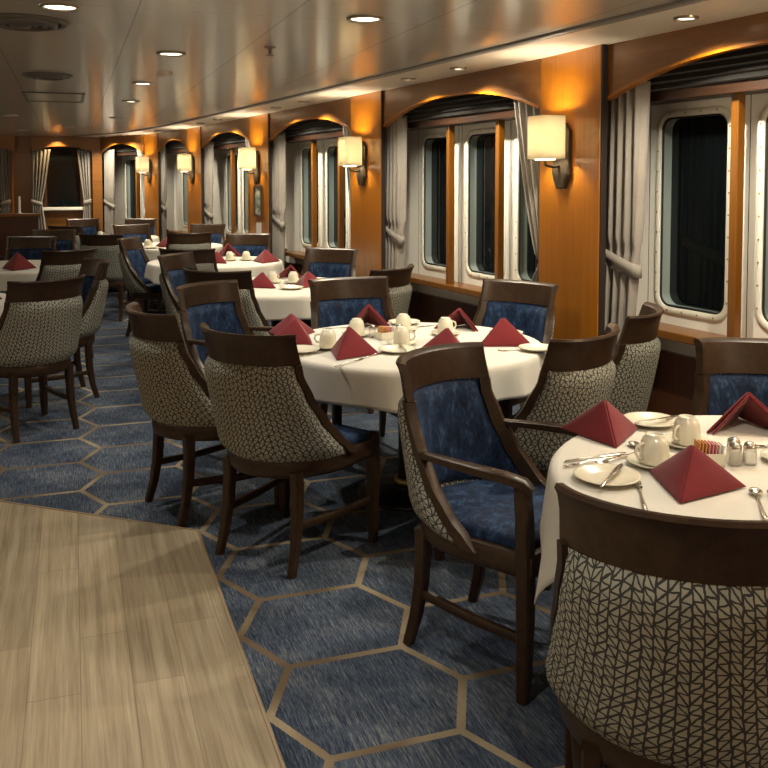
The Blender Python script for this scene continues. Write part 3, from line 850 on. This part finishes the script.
# fifth and sixth tables
at_rail(1.24, 10.02, -.1, 1., 'dark railed chair seen from behind at near side of the fifth table', False, gD)
at_rail(.25, 10.08, .42, .9, 'chair with grey looking back behind the blue aisle chair', False, gD)
at_rail(1.74, 12.0, -.55, -.84, 'chair at window side of the fifth table under fourth lamp', False, gD)
at_rail(.70, 12.22, .32, -.95, 'chair at the far side of the fifth table, wide brown rail', False, gD)
at_rail(-.14, 12.1, .54, .84, 'dark chair seen from behind at the sixth table, left of white cloth', False, gD)
at_rail(1.02, 14.1, -.4, -.9, 'chair against the last window bay at the sixth table', False, gD)
at_rail(.12, 14.3, .3, -.95, 'chair facing camera at the sixth table, before the dark end window', False, gD)
# left tables
at_rail(-.10, 5.60, -.52, .85, 'patterned chair seen from behind at the left edge, nearest on that side', False, gC)
at_rail(.22, 6.82, -.97, -.22, 'chair turned to the left table with blue velvet showing, beside the aisle', False, gC)
at_rail(.02, 7.92, -.45, .89, 'dark railed chair seen from behind, beyond the left edge table', False, gC)
at_rail(-.20, 11.3, -.1, -1., 'dark chair facing camera at far left near the low partition', False, gD)
at_rail(-.38, 10.0, -.2, -1., 'dark chair facing camera at the far side of the second left table', False, gD)
at_rail(-1.2, 10.95, .6, -.8, 'dark armchair at the left edge beside the low partition', True, gD)

# low partition with tall grey seats at far left
e = empty('low_partition', (-1.75, 13.6, 0)); tag(e, 'low dark wood partition at far left before the end wall', 'partition')
b = MB(); b.box((0, 0, .51), (2.6, .14, 1.02), .004); obj('partition_panel', b, M['dark_wood'], e)
b = MB(); b.box((0, 0, 1.045), (2.66, .2, .05), .01); obj('partition_cap', b, M['honey_dim'], e)
b = MB(); b.lathe([(.03, 0), (.03, .006), (.016, .012), (.016, .23), (.012, .24), (.001, .242)], 14); c = obj('candle', b, M['whitepk'], None, (-.70, 13.6, 1.07)); tag(c, 'thin pale candle standing on the low partition at far left', 'candle')

# ------------------------------------------------------------------ tables
ZTB = .742; RT = .645
def table(c, label, clabel, rot, corner, gph=0.):
    r = empty('round_table', (*c, 0)); tag(r, label, 'table', 'round dining tables')
    b = MB(); b.lathe([(.001, .715), (RT - .02, .715), (RT - .004, .722), (RT - .002, .732), (RT - .01, ZTB - .004), (.001, ZTB - .004)], 48); obj('tabletop', b, M['dark_wood'], r)
    b = MB(); b.lathe([(.055, .05), (.055, .70), (.16, .705), (.16, .714), (.001, .714)], 24); obj('pedestal', b, M['black'], r)
    b = MB(); b.lathe([(.001, 0), (.26, 0), (.26, .012), (.20, .03), (.07, .05), (.001, .055)], 32); obj('foot_plate', b, M['black'], r)
    b = MB(); b.lathe([(.062, .05), (.075, .055), (.075, .075), (.06, .082)], 24); obj('brass_collar', b, M['bolt'], r)
    # linen cloth: flat disc, rounded edge, falling folds
    b = MB(); N = 144
    ph = [random.random() * 6.28 for _ in range(4)]
    rings = []
    for rr in (.0005, .2, .4, .55, RT - .02): rings.append([(rr, ZTB)] * N)
    rings.append([(RT - .004, ZTB - .002)] * N); rings.append([(RT + .004, ZTB - .012)] * N)
    for k in range(1, 11):
        t = k / 10; ring = []
        for j in range(N):
            a = 2 * PI * j / N; a2 = a - rot
            cm = max(abs(math.cos(a2)), abs(math.sin(a2)))           # 1 at a cloth side, .707 at a corner
            w = ((1 - cm) / .293) ** (2.2 if gph else 1.3) * ((.04 + .96 * max(0., math.cos(a - gph)) ** 2) if gph else .6)
            hang = .140 + corner * w + .008 * math.sin(3 * a + ph[0])
            fold = .5 * math.sin(13 * a + ph[1]) + .35 * math.sin(21 * a + ph[2]) + .3 * math.sin(8 * a + ph[3])
            fold2 = math.cos(8 * (a2 - PI / 4)) * w
            ring.append((RT + .006 + t * (.016 + .022 * fold * (.62 + .38 * w) + .022 * fold2 + .01 * w), ZTB - .012 - hang * t))
        rings.append(ring)
    V = [[b.bm.verts.new((rr * math.cos(2 * PI * j / N), rr * math.sin(2 * PI * j / N), z)) for j, (rr, z) in enumerate(ring)] for ring in rings]
    for p_, q_ in zip(V, V[1:]):
        for j in range(N): b.face([p_[j], p_[(j + 1) % N], q_[(j + 1) % N], q_[j]])
    o = obj('tablecloth', b, M['cloth'], None, (*c, 0)); solid(o, .003, 1.)
    tag(o, clabel, 'tablecloth', 'white tablecloths')
ZC = ZTB + .0035
table(T1, 'nearest round dining table at lower right, under white cloth', 'white linen cloth with long corner on the nearest table, lower right', math.radians(26), .21, math.radians(165))
table(T2, 'middle round dining table on black pedestal, before the nearest pillar', 'white linen cloth hanging on the middle table in the picture centre', math.radians(20), .03)
table(T3, 'third round table from camera, behind blue backed middle table chairs', 'white linen cloth on the third table from camera', math.radians(10), .06)
table(T4, 'fourth round table from camera, behind the third table', 'white linen cloth on the fourth table from camera', 0, .06)
table(T5, 'fifth round table from camera, right of the aisle', 'white linen cloth on the fifth table, single red napkin showing', 0, .05)
table(T6, 'round table farthest away, near the last window bay', 'white linen cloth on the farthest table', .3, .05)
table(TL, 'round table cut by the left edge, behind a patterned chair', 'white linen cloth on the table at left edge, nearer of two', .4, .05)
table(TM, 'second round table at the left edge, just beyond the first', 'white linen cloth at left edge under the far burgundy napkin', .2, .05)

# ------------------------------------------------------------------ tableware
def napkin_mesh(open_=0.):
    """pyramid fold: two triangular flaps meeting at a front crease, open at the back; double thickness"""
    b = MB()
    ap = Vector((0, .005, .108)); lf = Vector((-.122, .068, 0)); rt = Vector((.122, .068, 0)); fr = Vector((0, -.138, 0)); 
    def flap(p, q, r_, gap, bulge, n=10):
        nrm = (q - p).cross(r_ - p).normalized()
        V = []
        for i in range(n + 1):
            row = []
            for j in range(n + 1 - i):
                a, c = i / n, j / n
                pt = p + (q - p) * a + (r_ - p) * c
                w = a * c * (1 - a - c) * 27
                row.append(b.bm.verts.new(pt + nrm * (bulge * w) + gap))
            V.append(row)
        for i in range(n):
            for j in range(n - i):
                b.face([V[i][j], V[i + 1][j], V[i][j + 1]])
                if j < n - i - 1: b.face([V[i + 1][j], V[i + 1][j + 1], V[i][j + 1]])
    flap(ap, lf, fr, Vector((-.0008, 0, 0)), .006); flap(ap, fr, rt, Vector((.0008, 0, 0)), .006)
    # inner folded layer
    k = Vector((0, .012, -.004))
    flap(ap + k, lf + Vector((.012, .012, .001)), fr + Vector((-.004, .016, .001)), Vector((0, 0, 0)), .003); flap(ap + k, fr + Vector((.004, .016, .001)), rt + Vector((-.012, .012, .001)), Vector((0, 0, 0)), .003)
    return b.mesh('napkin', merge=0)
NAP = napkin_mesh(); NAP.materials.append(M['napkin'])
def napkin(x, y, rz, label, s=1., g='folded burgundy napkins', sz=1.):
    o = obj('folded_napkin', NAP, None, None, (x, y, ZC + .003), rz); o.scale = (s, s, s * sz)
    md = o.modifiers.new('thick', 'SOLIDIFY'); md.thickness = .007; md.offset = 0
    md = o.modifiers.new('soft', 'BEVEL'); md.width = .0025; md.segments = 2; md.limit_method = 'ANGLE'; md.angle_limit = math.radians(50)
    return tag(o, label, 'napkin', g)
def plate_mesh(r, h=.016):
    b = MB(); b.lathe([(.001, 0), (r * .55, 0), (r * .60, .003), (r * .93, h - .003), (r, h), (r * .995, h + .003), (r * .90, h + .0005), (r * .62, .008), (r * .5, .006), (.001, .006)], 40); return b.mesh('plate')
PLM = plate_mesh(.088); PLM.materials.append(M['china']); SAM = plate_mesh(.075, .014); SAM.materials.append(M['china'])
def plate(x, y, label, s=1., saucer=False, g='cream side plates'):
    o = obj('saucer' if saucer else 'side_plate', SAM if saucer else PLM, None, None, (x, y, ZC)); o.scale = (s,) * 3
    return tag(o, label, 'saucer' if saucer else 'plate', 'cream saucers' if saucer else g)
b = MB(); b.lathe([(.036, 0), (.0385, .001), (.0395, .004), (.039, .03), (.036, .055), (.031, .068), (.024, .072), (.024, .078), (.0215, .079), (.0205, .074), (.001, .073)], 32); CUP = b.mesh('cup_body'); CUP.materials.append(M['china'])
b = MB(); pts = [(.037, 0, .018), (.055, 0, .02), (.064, 0, .034), (.060, 0, .05), (.046, 0, .056), (.034, 0, .055)]; b.bar(pts, .009, .007, 8, up=Vector((0, 1, 0))); CHD = b.mesh('cup_handle'); CHD.materials.append(M['china'])
def cup(x, y, rz, label, onsaucer=True, s=1.03, slabel=None):
    if slabel: plate(x, y, slabel, 1., True)
    r = empty('coffee_cup', (x, y, ZC + (.0085 if slabel else .001)), rz); r.scale = (s,) * 3
    tag(r, label, 'cup', 'upturned cream cups'); obj('cup_body', CUP, None, r); obj('cup_handle', CHD, None, r)
def strip(pts, ws, th=.0018, dz=None):
    """flat cutlery outline along +Y: pts=(y,z), ws=half widths"""
    b = MB()
    b.loft([[(-w, y, z), (-w * .6, y, z + th), (w * .6, y, z + th), (w, y, z), (w * .6, y, z - th * .4), (-w * .6, y, z - th * .4)] for (y, z), w in zip(pts, ws)])
    return b
def mk(b, nm):
    me = b.mesh(nm); me.materials.append(M['steel']); return me
KN = mk(strip([(-.105, .002), (-.10, .003), (-.03, .003), (-.01, .002), (.0, .002), (.06, .002), (.095, .002), (.108, .002)], [.003, .006, .005, .0035, .008, .0095, .007, .001]), 'knife')
KN2 = strip([(-.105, .002), (-.095, .003), (-.04, .004), (.02, .006), (.05, .004), (.066, .003)], [.003, .007, .0045, .0025, .004, .010])
for xx in (-.0078, -.0026, .0026, .0078): KN2.bar([(xx, .066, .0035), (xx, .085, .002), (xx * .9, .103, .005)], .003, .002)
FK = mk(KN2, 'fork')
SPB = strip([(-.105, .002), (-.095, .003), (-.04, .004), (.02, .006), (.045, .005), (.055, .003)], [.003, .007, .0045, .0025, .0035, .006])
def bowl(a, c):
    t = a * 2 * PI; r_ = c
    return (.0165 * r_ * math.cos(t), .078 + .027 * r_ * math.sin(t), .0015 + .0075 * r_ * r_)
SPB.grid(bowl, 20, 5, wrapu=True); SP = mk(SPB, 'spoon')
def cutlery(kind, x, y, rz, label, dz=.0, s=1.):
    me = {'knife': KN, 'fork': FK, 'spoon': SP}[kind]
    o = obj('table_' + kind, me, None, None, (x, y, ZC + .001 + dz), rz); o.scale = (s,) * 3
    if kind == 'spoon': solid(o, .0012)
    return tag(o, label, kind, 'table cutlery')
def caddy(x, y, rz, label, pk=True):
    r = empty('sugar_caddy', (x, y, ZC + .001), rz); tag(r, label, 'caddy', 'sugar packet caddies')
    b = MB(); b.box((0, 0, .002), (.085, .055, .004), .001)
    for sx, sy, dx, dy in ((0, 1, .085, .003), (0, -1, .085, .003), (1, 0, .003, .055), (-1, 0, .003, .055)): b.box((sx * .041, sy * .026, .018), (dx, dy, .036), .001)
    obj('tray', b, M['china'], r)
    for k in range(8):
        b = MB(); b.box((-.034 + k * .0095, 0, .034), (.004, .046, .056), .001)
        o = obj('sugar_packet', b, M['orange'] if k < 3 else M['pink'] if k < 6 else M['whitepk'], r); o.rotation_euler = (0, .12, 0); o['label'] = ['orange', 'pink', 'white'][min(k // 3, 2)] + ' paper sugar packet'
def shaker(x, y, label):
    r = empty('salt_shaker', (x, y, ZC + .001)); tag(r, label, 'shaker', 'glass shakers')
    b = MB(); b.lathe([(.001, 0), (.018, 0), (.02, .004), (.019, .03), (.017, .044), (.001, .044)], 18); obj('glass_body', b, M['clear'], r)
    b = MB(); b.lathe([(.0175, .042), (.018, .046), (.017, .056), (.010, .062), (.001, .063)], 18); obj('metal_cap', b, M['steel'], r)

# nearest table
n1 = 'on the nearest table'
napkin(1.555, 2.375, math.radians(-19), 'burgundy napkin at left rim of the nearest table, large flat face', 1.0)
napkin(1.50, 1.89, math.radians(-49), 'burgundy napkin with centre crease at the nearest chair, front of nearest table', 1.0)
napkin(2.02, 2.28, math.radians(150), 'burgundy napkin open like a tent, before the bright blue chair', 1.1)
cup(1.725, 2.20, math.radians(200), 'upturned cup farther back on nearest table, left of tented napkin', slabel='saucer under the farther cup on nearest table')
cup(1.52, 2.075, math.radians(185), 'upturned cup in middle of nearest table, behind the creased napkin', slabel='saucer under the cup behind the creased napkin')
plate(1.325, 2.01, 'cream side plate with a knife across it, at left rim of nearest table')
cutlery('knife', 1.33, 1.995, math.radians(-48), 'knife lying across the side plate on the nearest table', .016)
plate(1.765, 2.435, 'side plate behind the left rim napkin on the nearest table')
cutlery('knife', 1.79, 2.42, math.radians(-80), 'knife lying across the side plate behind left rim napkin', .016)
cutlery('fork', 1.335, 1.872, math.radians(-30), 'fork between side plate and creased napkin on the nearest table')
cutlery('knife', 1.40, 2.185, math.radians(-86), 'knife at left rim of the nearest table, upper of the pair')
cutlery('fork', 1.375, 2.155, math.radians(100), 'fork at left rim of the nearest table, lower of the pair')
cutlery('spoon', 1.455, 2.15, math.radians(110), 'spoon beside the pair of cutlery at left rim of nearest table')
cutlery('spoon', 1.545, 2.17, math.radians(-20), 'teaspoon standing out behind the nearer cup on nearest table')
cutlery('spoon', 1.575, 1.73, math.radians(-35), 'larger spoon right of the creased napkin, left one of two')
cutlery('spoon', 1.605, 1.715, math.radians(-42), 'larger spoon right of the creased napkin, right one of two')
caddy(1.665, 2.035, math.radians(-20), 'sugar caddy of pink and orange packets on the nearest table')
shaker(1.735, 2.005, 'glass shaker right of the pink sugar packets, left one')
shaker(1.765, 2.045, 'glass shaker right of the pink sugar packets, farther back')
shaker(1.778, 1.995, 'glass shaker right of the pink sugar packets, rightmost')
cutlery('fork', 1.86, 2.135, math.radians(-110), 'fork beyond the glass shakers on the nearest table')
cup(1.90, 1.98, .4, 'upturned cup cut by the right edge of the picture', slabel='saucer cut by the right edge of the picture')

# middle table
napkin(1.02, 4.24, math.radians(20), 'bright burgundy napkin at left rim of the middle table, nearer of two', 1.05)
napkin(1.05, 4.46, math.radians(-15), 'burgundy napkin at left rim of the middle table, behind the nearer one', 1.)
napkin(1.177, 3.86, math.radians(-40), 'tall burgundy triangle napkin at the front of the middle table', .98, sz=1.2)
napkin(1.50, 4.56, math.radians(165), 'burgundy napkin before the blue chair, far side of middle table', 1., sz=1.15)
napkin(1.62, 3.76, math.radians(10), 'low burgundy napkin at front of middle table, above the armchair rail', 1.05)
napkin(1.95, 4.37, math.radians(140), 'burgundy tented napkin at window side of the middle table', 1.)
napkin(1.97, 3.88, math.radians(41), 'wide burgundy napkin at right rim of the middle table', 1.05, sz=1.1)
cup(1.13, 4.05, 2.6, 'upturned cup left of the tall triangle napkin on middle table', slabel='saucer left of tall triangle napkin on the middle table')
cup(1.36, 4.33, 1.2, 'upturned cup behind the tall triangle napkin on middle table', slabel='saucer behind the tall triangle napkin on middle table')
cup(1.64, 4.40, .7, 'upturned cup at far centre of the middle table', slabel='saucer at far centre of the middle table')
cup(1.49, 4.02, -.6, 'upturned cup in centre of middle table, right of the caddy', slabel='saucer in centre of the middle table, right of caddy')
cup(1.80, 4.21, .2, 'upturned cup between the low and tented napkins on middle table', slabel='saucer between the low and tented napkins on middle table')
caddy(1.47, 4.20, .3, 'small sugar caddy in centre of the middle table')
shaker(1.56, 4.24, 'glass shaker beside the sugar caddy on the middle table')
shaker(1.42, 4.26, 'glass shaker left of the sugar caddy on the middle table')
plate(.985, 4.00, 'side plate at left rim of middle table, before the napkins')
plate(1.41, 3.86, 'side plate with knife at the front of the middle table')
cutlery('knife', 1.44, 3.87, math.radians(-12), 'knife across the front side plate of the middle table', .016)
plate(2.04, 3.68, 'side plate at right rim of the middle table')
cutlery('fork', 1.945, 3.67, math.radians(60), 'fork beside the right rim side plate on the middle table')
plate(1.72, 4.60, 'side plate at far rim of the middle table')
cutlery('knife', 1.285, 3.82, math.radians(-52), 'knife right of the tall triangle napkin on the middle table')
cutlery('fork', 1.12, 3.68, math.radians(-52), 'fork left of the tall triangle napkin on the middle table')
cutlery('knife', 1.04, 3.94, math.radians(-58), 'knife at left rim of the middle table')
cutlery('spoon', 1.34, 4.56, math.radians(100), 'spoon near the far rim of the middle table')
plate(2.09, 4.10, 'side plate on middle table behind the wide right rim napkin')
cutlery('knife', 1.83, 4.49, math.radians(100), 'knife at far rim of the middle table near the tented napkin')

# third, fourth, fifth, left tables
napkin(1.33, 6.55, math.radians(30), 'burgundy napkin on third table, left one at the near rim', 1.)
napkin(1.66, 6.50, math.radians(-30), 'burgundy napkin on third table, right one at the near rim', 1.)
napkin(1.66, 7.05, math.radians(150), 'burgundy napkin on third table, at the far side', 1.)
cup(1.45, 6.78, .5, 'upturned cup on third table, left one of two', slabel='saucer under the left cup on third table')
cup(1.60, 6.72, 1.5, 'upturned cup on third table, right one of two', slabel='saucer under the right cup on third table')
plate(1.50, 6.36, 'side plate at the near rim of the third table')
napkin(1.31, 8.62, math.radians(30), 'burgundy napkin on fourth table, left one at near rim', 1.)
napkin(1.76, 8.55, math.radians(-20), 'burgundy napkin on fourth table, right one at near rim', 1.1)
napkin(1.52, 9.30, math.radians(180), 'burgundy napkin on fourth table, at the far side', 1.1, sz=1.15)
cup(1.46, 8.82, .5, 'upturned cup on fourth table, left one of two', slabel='saucer under the left cup on fourth table')
cup(1.62, 8.80, 1.1, 'upturned cup on fourth table, right one of two', slabel='saucer under the right cup on fourth table')
napkin(1.06, 10.85, math.radians(10), 'single burgundy napkin on the fifth table', 1.1)
cup(.84, 10.95, .5, 'upturned cup on fifth table left of its napkin', slabel='saucer on fifth table left of its napkin')
plate(.86, 10.70, 'side plate at near rim of the fifth table')
plate(.62, 12.62, 'side plate at near rim of the farthest table')
cup(.36, 12.9, .3, 'upturned cup on the farthest table', slabel='saucer on the farthest table')
napkin(-.47, 8.58, math.radians(-10), 'dark burgundy napkin at left edge on the farther left table', 1.2, sz=1.15)
napkin(-.60, 6.42, math.radians(-20), 'dark burgundy napkin at the left picture edge, near one', 1.1)
plate(-.20, 8.80, 'side plate at left edge, right of the far burgundy napkin')
cup(-.72, 8.65, .5, 'upturned cup at left picture edge behind burgundy napkin', slabel='saucer at left picture edge behind burgundy napkin')

# ------------------------------------------------------------------ world and camera
w = bpy.data.worlds.new('night'); sc.world = w; w.use_nodes = True
w.node_tree.nodes['Background'].inputs[0].default_value = (.01, .012, .018, 1); w.node_tree.nodes['Background'].inputs[1].default_value = .2
cam = bpy.data.cameras.new('camera'); co = bpy.data.objects.new('camera', cam); col.objects.link(co); sc.camera = co
cam.sensor_width = 36.; cam.sensor_fit = 'HORIZONTAL'; cam.lens = 896. / 768 * 36; cam.shift_y = -(384 - (180 + 896 * math.tan(math.radians(3)))) / 768
cam.clip_start = .05
co.location = (0, 0, H); co.rotation_euler = (math.radians(87), 0, math.radians(-19.2))
